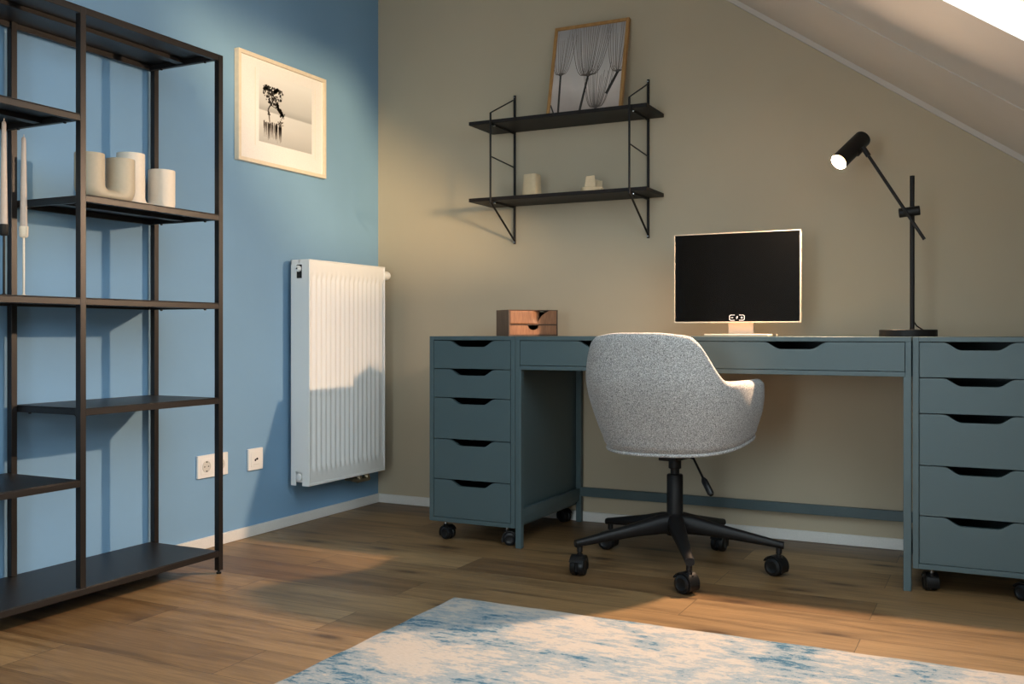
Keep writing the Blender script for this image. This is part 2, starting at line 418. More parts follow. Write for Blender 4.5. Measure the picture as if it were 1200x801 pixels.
def twin_caster(parent, name, x, y, ztop, yaw, R=.026, half=.019, mat=M_PLAST, smat=M_CHROME):
    """twin-wheel caster; contact point under its wheel axle"""
    c = empty(name, (x, y, 0), yaw); c.parent = parent
    if 'label' in c: pass
    bm = bmesh.new()
    off = -.012
    tube(bm, [(0, 0, R*1.6), (0, 0, ztop)], .0055, 12)
    o1 = link('stem', bm, smat, c)
    for s in (-1, 1):
        bm = bmesh.new()
        Mx = Matrix.Rotation(PI/2, 4, 'Y')
        x0_, x1_ = s*.0035, s*half
        lathe(bm, [(.004, 0), (R*.9, 0), (R, .0025), (R, abs(x1_-x0_)*.55), (R*.93, abs(x1_-x0_)*.86), (R*.62, abs(x1_-x0_)), (R*.55, abs(x1_-x0_)*.93), (.003, abs(x1_-x0_)*.95)],
              28, c=(x0_, off, R), M=Matrix.Rotation(s*PI/2, 4, 'Y'))
        link('wheel', bm, mat, c)
    # hood: arc shell over the wheels
    bm = bmesh.new()
    n = 14; ra, rb = R+.0015, R+.0055; wv = half*.9
    arcs = [(-.5+ (1.25)*k/n)*PI*.9 for k in range(n+1)]
    prev = None
    for k in range(n+1):
        a = -0.15*PI + k/n*1.0*PI
        cy_, cz_ = math.cos(a), math.sin(a)
        q = [bm.verts.new((sx*wv, off+cy_*rr, R+cz_*rr)) for sx, rr in ((-1, ra), (1, ra), (1, rb), (-1, rb))]
        if prev:
            for i in range(4): bm.faces.new((prev[i], prev[(i+1) % 4], q[(i+1) % 4], q[i]))
        else: bm.faces.new(q)
        prev = q
    bm.faces.new(prev[::-1])
    box(bm, -.003, .003, off-R*.8, off+R*.9, R*.5, R*1.9)
    tube(bm, [(0, 0, R*1.5), (0, 0, R*2.25)], .0095, 16)
    link('caster_hood', bm, mat, c)
    return c
def drawer_unit(X, label, cat='drawer unit'):
    W = .358; zt, zb = .76, .07; t = .017
    u = empty('drawer_unit', (X+W/2, YF+.29, 0), 0, label, cat, 'drawer units beside the desk')
    ox, oy = -(X+W/2), -(YF+.29)
    g = empty  # noqa
    def L_(name, bm, mat, par=u, **k):
        o = link(name, bm, mat, par, **k)
        return o
    Yb = -.01
    body = bmesh.new()
    X1 = X+W
    box(body, X, X+t, YF, Yb, zb, zt); box(body, X1-t, X1, YF, Yb, zb, zt)
    box(body, X+t, X1-t, YF, Yb, zt-.0145, zt); box(body, X+t, X1-t, YF, Yb, zb, zb+.0155)
    box(body, X+t, X1-t, Yb-.006, Yb, zb+.0155, zt-.0145)
    bmesh.ops.translate(body, verts=body.verts, vec=(ox, oy, 0))
    L_('cabinet_body', body, M_TEAL, bevel=.0008)
    cx = X+W/2+.001
    for z1, z0 in ((.7432, .6405), (.6375, .534), (.531, .380), (.377, .230), (.227, .0875)):
        d = drawer(u, X+t+.002, X1-t-.002, z0, z1, cx, .096, .047, .0225, Yb-.06)
        for o in [d]: o.location = (ox, oy, 0)
    for px, py, ya in ((.05, .035, .5), (W-.05, .035, 1.1), (.05, .54, 2.6), (W-.05, .54, .3)):
        twin_caster(u, 'caster', X+px+ox, YF+py+oy, zb+.001, ya+(X*1.3), R=.0245, half=.02)
    return u
drawer_unit(.635, 'five-drawer blue-green unit on casters at the left end of the desk, next to the radiator')
drawer_unit(2.3195, 'five-drawer blue-green unit on casters at the right end of the desk, beside the lamp base')

# desk
D0, D1 = .995, 2.3155
desk = empty('desk', ((D0+D1)/2, YF+.29, 0), 0, 'long blue-green writing desk with two shallow drawers standing between the drawer units', 'desk')
DO = (-(D0+D1)/2, -(YF+.29), 0)
def dl(name, bm, mat=M_TEAL, par=desk, bevel=.0008, **k):
    return link(name, bm, mat, par, bevel=bevel, loc=DO if par is desk else None, **k)
YB = -.012
dl('tabletop', BX(D0, D1, YF, YB, .7455, .76))
dl('apron', BX([D0, D0+.0165, YF, YB, .6405, .7455], [D1-.0165, D1, YF, YB, .6405, .7455], [D0+.0165, D1-.0165, YF, YB, .6405, .655],
               [D0+.0165, D1-.0165, YB-.014, YB, .655, .7455], [1.650, 1.660, YF+.02, YB-.014, .655, .7455]))
for xa, xb in ((D0+.0185, 1.6535), (1.6565, D1-.0185)):
    d = drawer(desk, xa, xb, .657, .7435, (xa+xb)/2, .098, .046, .0225, YB-.07); d.location = DO
for sx in (0, 1):
    xa = D0 if sx == 0 else D1-.022
    for yy in (YF, YB-.022): dl('leg', BX(xa, xa+.022, yy, yy+.022, 0, .6405))
    dl('side_rail', BX([xa+.003, xa+.019, YF+.022, YB-.022, .108, .138], [xa+.007, xa+.015, YF+.022, YB-.022, .085, .108]))
dl('back_rail', BX(D0+.022, D1-.022, YB-.020, YB-.004, .106, .142))

# ------------------------------------------------------------------ open rack
RX0, RX1 = .018, .319
PR = -1.341; PM = -1.868; PL = -2.130    # right faces of the three posts
P = .019; RT = 1.662
rack = empty('open_shelf_rack', (.17, -1.74, 0), 0, 'tall open black steel shelf rack standing against the blue wall', 'shelf rack')
RO = (-.17, 1.74, 0)
def rl(name, bm, par=rack, mat=M_RACK, **k):
    return link(name, bm, mat, par, loc=RO if par is rack else None, bevel=k.pop('bevel', .0012), **k)
for y in (PR, PM, PL):
    for xx in (RX0, RX1-P):
        bm = BX(xx, xx+P, y-P, y, .012 if y != PM else .0765, RT)
        p = rl('post', bm)
        if y == PM: continue
        bm = bmesh.new(); tube(bm, [(xx+P/2, y-P/2, .0), (xx+P/2, y-P/2, .006)], .008, 14); tube(bm, [(xx+P/2, y-P/2, .005), (xx+P/2, y-P/2, .013)], .004, 10)
        link('foot', bm, M_PLAST, p)
def rack_shelf(ya, yb, zt, name='shelf'):
    """ya < yb; zt = top of the sheet"""
    h = .020
    bm = BX([RX0+.0005, RX1-.0005, ya, yb, zt-.003, zt])
    s = rl(name, bm)
    box_ = BX([RX1-.014, RX1-.0005, ya, yb, zt-h, zt-.003], [RX0+.0005, RX0+.014, ya, yb, zt-h, zt-.003],
              [RX0+.014, RX1-.014, ya, ya+.014, zt-h, zt-.003], [RX0+.014, RX1-.014, yb-.014, yb, zt-h, zt-.003])
    link('shelf_frame', box_, M_RACK, s, bevel=.001)
    link('brace', BX((RX0+RX1)/2-.016, (RX0+RX1)/2+.016, ya+.014, yb-.014, zt-.016, zt-.003), M_RACK, s, bevel=.001)
    for xx in (RX0+.06, RX1-.05):
        for yy in (ya+.009, yb-.009):
            link('screw', LT([(.0035, zt-h-.004), (.0045, zt-h-.002), (.0045, zt-h)], 12, c=(xx, yy, 0)), M_PLAST, s)
for zt in (1.151, .5655): rack_shelf(PM, PR-P, zt)
for zt in (1.368, .3725): rack_shelf(PL, PM-P, zt)
rack_shelf(PL, PR-P, .0765, 'bottom_shelf'); rack_shelf(PL, PR-P, RT, 'top_shelf'); rack_shelf(PL, PR-P, .8685)

# U shaped candle holders
def u_holder(x, ya, yb, r, h1, h2, z0, mat, label, gz=.036):
    """two cups joined by a bent tube; cup a at ya (height h1), b at yb (h2)"""
    o = empty('candle_holder', (x, (ya+yb)/2, z0), 0, label, 'candle holder', 'U-shaped candle holders on the rack')
    bm = bmesh.new(); n = 32
    dy = (yb-ya)/2; ro, ri = .040, .012
    def half(h):
        st = [((-dy-r*.975, h), (-dy+r*.975, h)), ((-dy-r, h-.003), (-dy+r, h-.003)), ((-dy-r, h*.66), (-dy+r, h*.66)), ((-dy-r, (h*.66+ro)/2), (-dy+r, (h*.66+gz+ri)/2))]
        for k in range(9):
            a = PI+k/8*PI/2
            st.append(((-dy-r+ro+ro*math.cos(a), ro+ro*math.sin(a)), (-dy+r+ri+ri*math.cos(a), gz+ri+ri*math.sin(a))))
        return st
    A_ = half(h1); Bh = [((-o_[0], o_[1]), (-i_[0], i_[1])) for o_, i_ in half(h2)][::-1]
    rings = []
    for o_, i_ in A_+[((0, 0), (0, gz))]+Bh:
        po, pi = Vector((0, *o_)), Vector((0, *i_)); c_ = (po+pi)/2; v = (po-pi)/2
        rings.append([bm.verts.new(c_+Vector((1, 0, 0))*math.cos(2*PI*k/n)*r*.97+v*math.sin(2*PI*k/n)) for k in range(n)])
    for a, b in zip(rings, rings[1:]):
        for k in range(n): bm.faces.new((a[k], a[(k+1) % n], b[(k+1) % n], b[k]))
    for ring, hh in ((rings[0], h1), (rings[-1], h2)):       # hollow cups
        c = Vector((0, ring[0].co.y*0 + sum(q.co.y for q in ring)/n, 0))
        lip = [bm.verts.new((q.co.x*.86, c.y+(q.co.y-c.y)*.86, hh)) for q in ring]
        inn = [bm.verts.new((q.co.x*.84, c.y+(q.co.y-c.y)*.84, hh-.035)) for q in ring]
        for A, B_ in ((ring, lip), (lip, inn)):
            for k in range(n): bm.faces.new((A[k], A[(k+1) % n], B_[(k+1) % n], B_[k]))
        bm.faces.new(inn)
    zmin = min(v.co.z for v in bm.verts)
    for v in bm.verts:
        if v.co.z < .004+zmin: v.co.z = zmin+.002
    zmin = min(v.co.z for v in bm.verts)
    for v in bm.verts: v.co.z += (.0006-zmin)*max(0, 1-v.co.z/.06)
    link('holder_body', bm, mat, o, angle=50)
    return o
u_holder(.235, -1.786, -1.677, .0415, .131, .131, 1.1512, M_GREIGE, 'greige U-shaped ceramic candle holder on the rack, the nearer one')
u_holder(.112, -1.527, -1.401, .0430, .182, .148, 1.1512, M_CREAM, 'cream white U-shaped ceramic holder on the rack with one taller cup')

def candlestick(x, y, zcup, ztip, holdmat, label, lean=0):
    z0 = .869
    c = empty('candlestick', (x, y, z0), 0, label, 'candlestick', 'candlesticks on the rack')
    h = zcup-z0
    link('base', LT([(.002, 0), (.028, 0), (.029, .002), (.028, .004), (.006, .0055), (.0035, .008), (.002, .0085)]), holdmat, c)
    link('stem', TB([(0, 0, .006), (0, 0, h+.003)], .003, 12), holdmat, c)
    link('cup', LT([(.003, h), (.009, h+.001), (.0115, h+.005), (.0118, h+.031), (.0105, h+.031), (.0098, h+.018), (.002, h+.017)]), holdmat, c)
    k = empty('candle', (x, y, zcup+.0185), 0, label.replace('candlestick', 'taper candle').replace('holding a taupe taper candle', 'in its holder'), 'candle', 'taper candles on the rack')
    H = ztip-zcup-.0185
    prof = [(.002, 0)]+[(.0096-.0040*(i/10)**1.1, H*i/10) for i in range(11)]+[(.004, H+.004), (.0015, H+.006)]
    body = link('wax', LT(prof, 20), M_CANDLE, k)
    link('wick', TB([(0, 0, H+.004), (.001, 0, H+.012)], .0007, 6), M_HOLD, k)
    if lean: k.rotation_euler = (lean, 0, 0)
    return c, k
c, k = candlestick(.185, -1.959, 1.030, 1.298, M_HOLD, 'x')
c['label'] = 'slim cream candlestick on the rack shelf behind the posts'; k['label'] = 'taupe taper candle standing in the cream candlestick'
c, k = candlestick(.185, -2.018, 1.030, 1.330, M_BLACK, 'x')
c['label'] = 'slim black candlestick at the far left edge of the rack shelf'; k['label'] = 'taupe taper candle standing in the black candlestick'

# ------------------------------------------------------------------ picture on the blue wall
pic = empty('framed_picture', (.001, -.678, 1.625), 0, 'pale framed black and white tree photograph hanging on the blue wall', 'picture')
hw, hh = .2635, .2075; fw = .014; fd = .022
bm = bmesh.new()
for a in ([0, fd, -hw, hw, hh-fw, hh], [0, fd, -hw, hw, -hh, -hh+fw], [0, fd, -hw, -hw+fw, -hh+fw, hh-fw], [0, fd, hw-fw, hw, -hh+fw, hh-fw]): box(bm, *a)
link('picture_frame', bm, M_PALEWOOD, pic, bevel=.0008)
link('mat_board', BX(.002, .012, -hw+fw, hw-fw, -hh+fw, hh-fw), M_MAT, pic, smooth=False)
def grad_print(name, stops, axis=2, lo=-1, hi=1, noise=.05, nscale=(3, 3, 3)):
    m, nt, N, L, B = newmat(name)
    tc = nt.nodes.new('ShaderNodeTexCoord'); sx = nt.nodes.new('ShaderNodeSeparateXYZ'); L.new(tc.outputs['Object'], sx.inputs[0])
    no = nd(nt, 'ShaderNodeTexNoise', Scale=1.0, Detail=4.0); L.new(coords(nt, nscale), no.inputs['Vector'])
    mr = nt.nodes.new('ShaderNodeMapRange'); L.new(sx.outputs[axis], mr.inputs['Value'])
    mr.inputs['From Min'].default_value = lo; mr.inputs['From Max'].default_value = hi
    ad = nt.nodes.new('ShaderNodeMath'); ad.operation = 'MULTIPLY_ADD'; L.new(no.outputs['Fac'], ad.inputs[0]); ad.inputs[1].default_value = noise
    L.new(mr.outputs[0], ad.inputs[2])
    su = nt.nodes.new('ShaderNodeMath'); su.operation = 'SUBTRACT'; L.new(ad.outputs[0], su.inputs[0]); su.inputs[1].default_value = noise*.5
    L.new(ramp(nt, su.outputs[0], stops), B.inputs['Base Color']); B.inputs['Roughness'].default_value = .6
    return m
g = lambda v, w=0: lin((v+w, v, v-w))
M_LAKE = grad_print('lake_print', [(0, g(176, 2)), (.28, g(205, 2)), (.475, g(216, 1)), (.485, g(178, 1)), (.5, g(172, 1)), (.58, g(196, 1)), (.95, g(230, 1))], lo=-.13, hi=.15, noise=.02, nscale=(1, 10, 30))
py0, py1, pz0, pz1 = -.142, .178, -.118, .150
ph = link('photo_print', BX(.0122, .0126, py0, py1, pz0, pz1), M_LAKE, pic, smooth=False)
# plate mark ridge round the print
for q in (py0-.022, py1+.0205): link('mat_ridge', BX(.012, .0127, q, q+.0015, pz0-.02, pz1+.008), M_PALEWOOD, ph, smooth=False)
# generic tree silhouette, flat ink on the print
random.seed(11)
bm = bmesh.new()
X_ = .0128
def disc(bm, y, z, r, x=X_, n=7, sq=1.0):
    ph0 = random.random()*6
    vs = [bm.verts.new((x, y+r*math.cos(ph0+2*PI*k/n)*(.8+.4*random.random()), z+sq*r*math.sin(ph0+2*PI*k/n)*(.8+.4*random.random()))) for k in range(n)]
    bm.faces.new(vs)
def stroke(bm, pts, w, x=X_, wy=1.0):
    for (a, b), (w0, w1) in zip(zip(pts, pts[1:]), zip(w, w[1:])):
        d = Vector((b[0]-a[0], b[1]-a[1])); 
        if d.length == 0: continue
        n = Vector((-d.y, d.x)).normalized()
        vs = [bm.verts.new((x, q[0]+n.x*s*ww, q[1]+n.y*s*ww)) for q, s, ww in ((a, 1, w0), (a, -1, w0), (b, -1, w1), (b, 1, w1))]
        bm.faces.new(vs)
tx = -.085; zw = -.004
trunk = [(tx, zw), (tx-.006, zw+.014), (tx+.002, zw+.028), (tx+.016, zw+.042), (tx+.024, zw+.056)]
stroke(bm, trunk, [.0065, .0035, .003, .003, .002])
stroke(bm, [(tx+.016, zw+.042), (tx, zw+.06), (tx-.014, zw+.078)], [.0018, .0014, .0006])
stroke(bm, [(tx+.01, zw+.036), (tx+.04, zw+.03), (tx+.07, zw+.014)], [.002, .0015, .001])
for k in range(210):
    a = random.random()*2*PI; rr = math.sqrt(random.random())
    disc(bm, tx+.022+rr*.058*math.cos(a), zw+.082+rr*.036*math.sin(a)+.01*math.cos(a*2), .0022+.0035*random.random())
for k in range(70):
    t = random.random(); disc(bm, tx+.045+t*.042+random.gauss(0, .004), zw+.040-t*.036+random.gauss(0, .006), .0025+.003*random.random())
disc(bm, tx, zw-.002, .010, sq=.35)
link('tree_motif', bm, M_INK, ph, smooth=False, recalc=False)
bm = bmesh.new()
stroke(bm, [(tx, zw-.006), (tx+.004, zw-.03), (tx+.004, zw-.06)], [.004, .003, .001], x=.0127)
for k in range(60):
    y = tx-.03+random.random()*.105; hgt = .02+.05*random.random()
    z = zw-.028-random.random()*.015
    stroke(bm, [(y, z), (y+random.gauss(0, .001), z-hgt)], [.0012+.0016*random.random(), .0006], x=.0127)
for k in range(25): disc(bm, tx+.07+random.gauss(0, .009), zw-.024+random.gauss(0, .006), .004, x=.01275, sq=.6)
link('reflection_motif', bm, M_INK2, ph, smooth=False, recalc=False)

# ------------------------------------------------------------------ wall sockets
def socket_plate(yc, zc_, n, label, kind):
    W = .081 if n == 1 else .152; H = .082
    o = empty('wall_socket', (.0005, yc, zc_), 0, label, 'wall socket')
    link('cover_plate', BX(0, .009, -W/2, W/2, -H/2, H/2), M_OUT, o, bevel=.002)
    for i in range(n):
        yy = (i-(n-1)/2)*.071
        link('insert', BX(.009, .0108, yy-.0275, yy+.0275, -.0275, .0275), M_OUT, o, bevel=.0012)
        if kind == 'power':
            bm = LT([(.0205, 0), (.0205, .0012), (.0185, .0014), (.0175, .0004), (.002, .0003)], 32, c=(.0108, yy, 0), M=Matrix.Rotation(PI/2, 4, 'Y'))
            r = link('socket_well', bm, M_OUTD, o)
            bm = bmesh.new()
            for s in (-1, 1): tube(bm, [(.0106, yy+s*.0095, 0), (.0116, yy+s*.0095, 0)], .0024, 12)
            link('socket_hole', bm, M_DARK, r)
            for q in (.0145, -.0185): link('earth_clip', BX(.0108, .0125, yy-.003, yy+.003, q, q+.004), M_CHROME, r)
        else:
            bm = BX(.0108, .0118, yy-.016, yy+.016, -.020, -.0185)
            link('label_window', bm, M_OUTD, o)
            bm = bmesh.new()
            for s in (-1, 1): tube(bm, [(.0106, yy+s*.005, -.001+s*.002), (.0114, yy+s*.005, -.001+s*.002)], .0045, 14)
            box(bm, .0106, .0125, yy-.003, yy+.009, -.002, .002)
            link('antenna_port', bm, M_DARK, o)
socket_plate(-1.059, .294, 2, 'white double wall socket behind the rack front post', 'power')
socket_plate(-.833, .291, 1, 'white single antenna outlet between rack and radiator', 'tv')

# ------------------------------------------------------------------ radiator
RY0, RY1, RZ0, RZ1 = -.647, -.118, .167, 1.063
RF = .118; RB = .026
rad = empty('radiator', (.07, (RY0+RY1)/2, 0), 0, 'white panel radiator with vertical flutes mounted low on the blue wall', 'radiator')
ro = (-.07, -(RY0+RY1)/2, 0)
def rdl(name, bm, mat=M_RAD, par=rad, **k): return link(name, bm, mat, par, loc=ro if par is rad else None, **k)
bm = bmesh.new()
nf = 15; ny = nf*12; mz = .05; my = .028
def prof(y):
    t = (y-(RY0+my))/((RY1-my)-(RY0+my))
    if t < 0 or t > 1: return 0
    c = math.cos(2*PI*nf*t)
    return .5*(1-c)
zsrow = [RZ0+.010, RZ0+.022, RZ0+.024, RZ0+mz, RZ0+mz+.012, RZ0+mz+.03, (RZ0+RZ1)/2, RZ1-mz-.03, RZ1-mz-.012, RZ1-mz, RZ1-.012, RZ1-.006]
rows = []
for z in zsrow:
    e = min(z-RZ0, RZ1-z)
    a = sm((e-mz)/.03)
    row = []
    for k in range(ny+1):
        y = RY0+.006+(RY1-RY0-.012)*k/ny
        p = prof(y)
        sharp = p**.8
        row.append(bm.verts.new((RF-.003-.0085*a*(1-sharp), y, z)))
    rows.append(row)
for a, b in zip(rows, rows[1:]):
    for k in range(ny): bm.faces.new((a[k], a[k+1], b[k+1], b[k]))
rdl('front_panel', bm, angle=80)
bm = BX([RF-.006, RF, RY0, RY1, RZ1-.006, RZ1], [RF-.006, RF, RY0, RY1, RZ0, RZ0+.010], [RF-.006, RF, RY0, RY0+.006, RZ0+.010, RZ1-.006], [RF-.006, RF, RY1-.006, RY1, RZ0+.010, RZ1-.006])
rdl('rim', bm, bevel=.002)
rdl('core', BX(RB+.012, RF-.014, RY0+.012, RY1-.012, RZ0+.012, RZ1-.02))
# side panel with cut-outs for the plugs (built as strips round the openings)
def side(y0, y1):
    ym = .066; 
    bm = BX([RB, RF-.006, y0, y1, RZ0+.055, RZ1-.075], [RB, RF-.006, y0, y1, RZ1-.02, RZ1-.0], [RB, ym-.014, y0, y1, RZ1-.075, RZ1-.02], [ym+.014, RF-.006, y0, y1, RZ1-.075, RZ1-.02],
            [RB, ym-.016, y0, y1, RZ0+.0, RZ0+.055], [ym+.016, RF-.006, y0, y1, RZ0, RZ0+.055])
    return bm
rdl('side_panel', side(RY0, RY0+.0035)); rdl('side_panel', side(RY1-.0035, RY1))
bm = bmesh.new()
for k in range(26):
    y = RY0+.01+(RY1-RY0-.02)*k/25; box(bm, RB, RF-.006, y-.0015, y+.0015, RZ1-.012, RZ1-.002)
box(bm, RB, RB+.004, RY0, RY1, RZ1-.02, RZ1); box(bm, .065, .069, RY0, RY1, RZ1-.014, RZ1-.001)
rdl('top_grille', bm)
MY = Matrix.Rotation(PI/2, 4, 'X')
v = rdl('vent_plug', LT([(.002, -.008), (.0125, -.008), (.0125, .004), (.009, .006), (.0085, .010), (.0035, .011), (.002, .011)], 24, c=(.062, RY0+.002, RZ1-.036), M=MY))
link('vent_screw', LT([(.001, .010), (.003, .010), (.003, .0125), (.001, .0125)], 12, c=(.062, RY0+.002, RZ1-.036), M=MY), M_DARK, v)
rdl('plug_recess', BX(.052, .080, RY0+.004, RY0+.010, RZ1-.073, RZ1-.02), M_DARK)
rdl('blind_plug', LT([(.002, -.008), (.0145, -.008), (.0145, .002), (.010, .004), (.002, .004)], 24, c=(.066, RY0+.002, RZ0+.034), M=MY))
v = rdl('thermostat_valve', LT([(.002, 0), (.014, 0), (.015, .012), (.0185, .018), (.0205, .036), (.0205, .060), (.017, .068), (.010, .071), (.002, .071)], 28, c=(.085, RY1-.001, RZ1-.035), M=Matrix.Rotation(-PI/2, 4, 'X')))
bm = bmesh.new()
for yy in (RY1-.075, RY1-.13):
    tube(bm, [(.07, yy, RZ0-.028), (.07, yy, RZ0+.014)], .009, 14)
    tube(bm, [(.07, yy, RZ0-.024), (.07, yy, RZ0-.012)], .0135, 6)
tube(bm, [(.07, RY1-.06, RZ0-.030), (.07, RY1-.145, RZ0-.030)], .011, 14)
tube(bm, [(.07, RY1-.075, RZ0-.03), (.0, RY1-.075, RZ0-.03)], .008, 12); tube(bm, [(.07, RY1-.13, RZ0-.03), (.0, RY1-.13, RZ0-.03)], .008, 12)
tube(bm, [(.07, RY1-.14, RZ0-.03), (.075, RY1-.19, RZ0-.022)], [.011, .006], 12)
rdl('connection_valve', bm, M_BRASS)
rdl('wall_bracket', BX([.0, RB+.014, RY0+.12, RY0+.15, RZ0+.1, RZ1-.1], [.0, RB+.014, RY1-.15, RY1-.12, RZ0+.1, RZ1-.1]), M_RAD)

# ------------------------------------------------------------------ wall shelf
sh = empty('wall_shelf', (.982, -.005, 1.46), 0, 'two-tier black wall shelf with wire brackets above the desk', 'wall shelf')
so = (-.982, .005, -1.46)
def sl(name, bm, mat=M_BLACK, par=sh, **k): return link(name, bm, mat, par, loc=so if par is sh else None, **k)
SX0, SX1 = .598, 1.362; SY = -.222
for z in (1.6225, 1.3085):
    sl('shelf_board', BX(SX0, SX1, SY, -.012, z, z+.0145), M_BWOOD, bevel=.001)
for xx in (.702, 1.296):
    sl('rear_upright', TB([(xx, -.008, 1.150), (xx, -.008, 1.780)], .0055, 12))
    sl('front_upright', TB([(xx, SY-.006, 1.300), (xx, SY-.006, 1.664)], .0042, 12))
    sl('cross_wire', TB([(xx, SY-.006, 1.664), (xx, -.008, 1.764)], .0028, 10))
    sl('cross_wire', TB([(xx, SY-.006, 1.488), (xx, -.008, 1.474)], .0028, 10))
    sl('strut', TB([(xx, SY-.006, 1.304), (xx, -.010, 1.164)], .0042, 12))
    sl('shelf_rail', TB([(xx, SY-.006, 1.3042), (xx, -.008, 1.3042)], .0038, 10)); sl('shelf_rail', TB([(xx, SY-.006, 1.6182), (xx, -.008, 1.6182)], .0038, 10))
    for zz in (1.772, 1.157):
        bm = bmesh.new(); lathe(bm, [(.001, 0), (.0035, 0), (.0035, .002), (.001, .0028)], 12, c=(xx, -.0135, zz), M=Matrix.Rotation(PI/2, 4, 'X'))
        sl('screw', bm, M_CHROME)
    for zz in (1.3042, 1.6182):
        bm = LT([(.001, 0), (.0045, 0), (.0045, .004), (.001, .005)], 12, c=(xx+.006, SY+.02, zz-.002), M=Matrix.Rotation(PI/2, 4, 'X'))
        sl('clip', bm, M_CHROME)

# leaning dandelion picture
dp = empty('framed_picture', (1.062, -.115, 1.6375), 0, 'oak framed sepia dandelion print leaning on the wall shelf', 'picture')
dp.rotation_euler = (math.radians(-13.5), 0, math.radians(0))
W2, H2, f2 = .162, .405, .0125
bm = bmesh.new()
for a in ([-W2, W2, -.009, .009, 0, f2], [-W2, W2, -.009, .009, H2-f2, H2], [-W2, -W2+f2, -.009, .009, f2, H2-f2], [W2-f2, W2, -.009, .009, f2, H2-f2]): box(bm, *a)
link('picture_frame', bm, M_OAKF, dp, bevel=.0008)
M_DAND = grad_print('dandelion_print', [(0, lin((176, 158, 146))), (.3, lin((214, 200, 190))), (.6, lin((196, 188, 182))), (1, lin((166, 160, 158)))], lo=0, hi=.405, noise=.5, nscale=(9, 1, 5))
ph = link('photo_print', BX(-W2+f2, W2-f2, -.002, .004, f2, H2-f2), M_DAND, dp, smooth=False)
def clipseg(a, b):
    x0, x1, z0, z1 = -W2+f2, W2-f2, f2, H2-f2
    t0, t1 = 0., 1.; d = (b[0]-a[0], b[1]-a[1])
    for p, q in ((-d[0], a[0]-x0), (d[0], x1-a[0]), (-d[1], a[1]-z0), (d[1], z1-a[1])):
        if abs(p) < 1e-9:
            if q < 0: return None
        else:
            r = q/p
            if p < 0: t0 = max(t0, r)
            else: t1 = min(t1, r)
    if t0 > t1: return None
    return (a[0]+d[0]*t0, a[1]+d[1]*t0), (a[0]+d[0]*t1, a[1]+d[1]*t1)
def strip(bm, pts, w0, w1, y):
    n = len(pts)-1
    for i in range(n):
        s = clipseg(pts[i], pts[i+1])
        if not s: continue
        a, b = s; d = Vector((b[0]-a[0], b[1]-a[1]))
        if d.length < 1e-6: continue
        m_ = Vector((-d.y, d.x)).normalized(); wa = w0+(w1-w0)*i/n; wb = w0+(w1-w0)*(i+1)/n
        bm.faces.new([bm.verts.new((q[0]+m_.x*s_*ww, y, q[1]+m_.y*s_*ww)) for q, s_, ww in ((a, 1, wa), (a, -1, wa), (b, -1, wb), (b, 1, wb))])
random.seed(7)
def dandelion(cx, cz, foot, R, nrays, mat1, y, spread=1.15, wst=.004, rw=.0011):
    bm = bmesh.new()
    strip(bm, [(cx, cz), ((cx*2+foot[0])/3, (cz*2+foot[1])/3), foot], wst, wst*1.15, y)
    strip(bm, [(cx-.010, cz+.006), (cx, cz-.001), (cx+.010, cz+.006)], .004, .004, y)
    link('stem_motif', bm, mat1, ph, smooth=False, recalc=False)
    bm = bmesh.new()
    for k in range(nrays):
        t = (k+.5)/nrays*2-1+random.gauss(0, .02); L_ = R*(.75+.4*random.random()); pts = []
        for q in range(9):
            s = q/8
            pts.append((cx+t*spread*(s**.40)*(1+.25*s), cz+L_*s**(1+.8*abs(t))))
        strip(bm, pts, rw*1.5, rw*.6, y)
    link('seed_head_motif', bm, M_INK3, ph, smooth=False, recalc=False)
dandelion(-.118, .190, (-.112, .0), .20, 12, M_INK, -.0024, spread=.050, rw=.0009)
dandelion(.004, .172, (-.022, .0), .27, 18, M_INK, -.0027, spread=.078, wst=.0045, rw=.0010)
dandelion(.131, .175, (.090, .085), .22, 11, M_INK, -.0030, spread=.055, wst=.0055, rw=.0009)
dandelion(.050, .030, (.044, .0), .17, 16, M_INK2, -.0022, spread=.058, rw=.0012)
bm = bmesh.new(); strip(bm, [(-.16, .085), (-.122, .0)], .003, .003, -.0024); link('stem_motif', bm, M_INK, ph, smooth=False, recalc=False)

# small ceramics on the lower wall shelf
def srect(bm, hw0, hd0, hw1, hd1, h, n=4.5, N_=40, cav=.012):
    rings = []
    def ring(hw_, hd_, z):
        r = []
        for k in range(N_):
            a = 2*PI*k/N_; c, s = math.cos(a), math.sin(a)
            r.append(bm.verts.new((hw_*math.copysign(abs(c)**(2/n), c), hd_*math.copysign(abs(s)**(2/n), s), z)))
        return r
    L_ = [(hw0*.97, hd0*.97, 0), (hw0, hd0, .003)]
    for i in range(1, 6):
        t = i/6; L_.append((hw0+(hw1-hw0)*t, hd0+(hd1-hd0)*t, h*t))
    L_ += [(hw1, hd1, h-.002), (hw1*.97, hd1*.97, h)]
    if cav: L_ += [(hw1*.88, hd1*.88, h), (hw1*.86, hd1*.86, h-cav)]
    rs = [ring(*q) for q in L_]
    for a, b in zip(rs, rs[1:]):
        for k in range(N_): bm.faces.new((a[k], a[(k+1) % N_], b[(k+1) % N_], b[k]))
    bm.faces.new(rs[0][::-1]); bm.faces.new(rs[-1])
bm = bmesh.new(); srect(bm, .036, .030, .030, .027, .093, cav=.02)
cup = link('ceramic_vase', bm, M_SAND, None, angle=50); cup.location = (.842, -.13, 1.3235); cup.rotation_euler = (0, 0, -.15)
tag(cup, 'plain cream tapered ceramic vase on the lower board of the wall shelf', 'vase')
orn = empty('ceramic_ornament', (1.108, -.135, 1.3235), .42, 'small stepped cream ceramic ornament with a slot on the lower wall shelf', 'ornament')
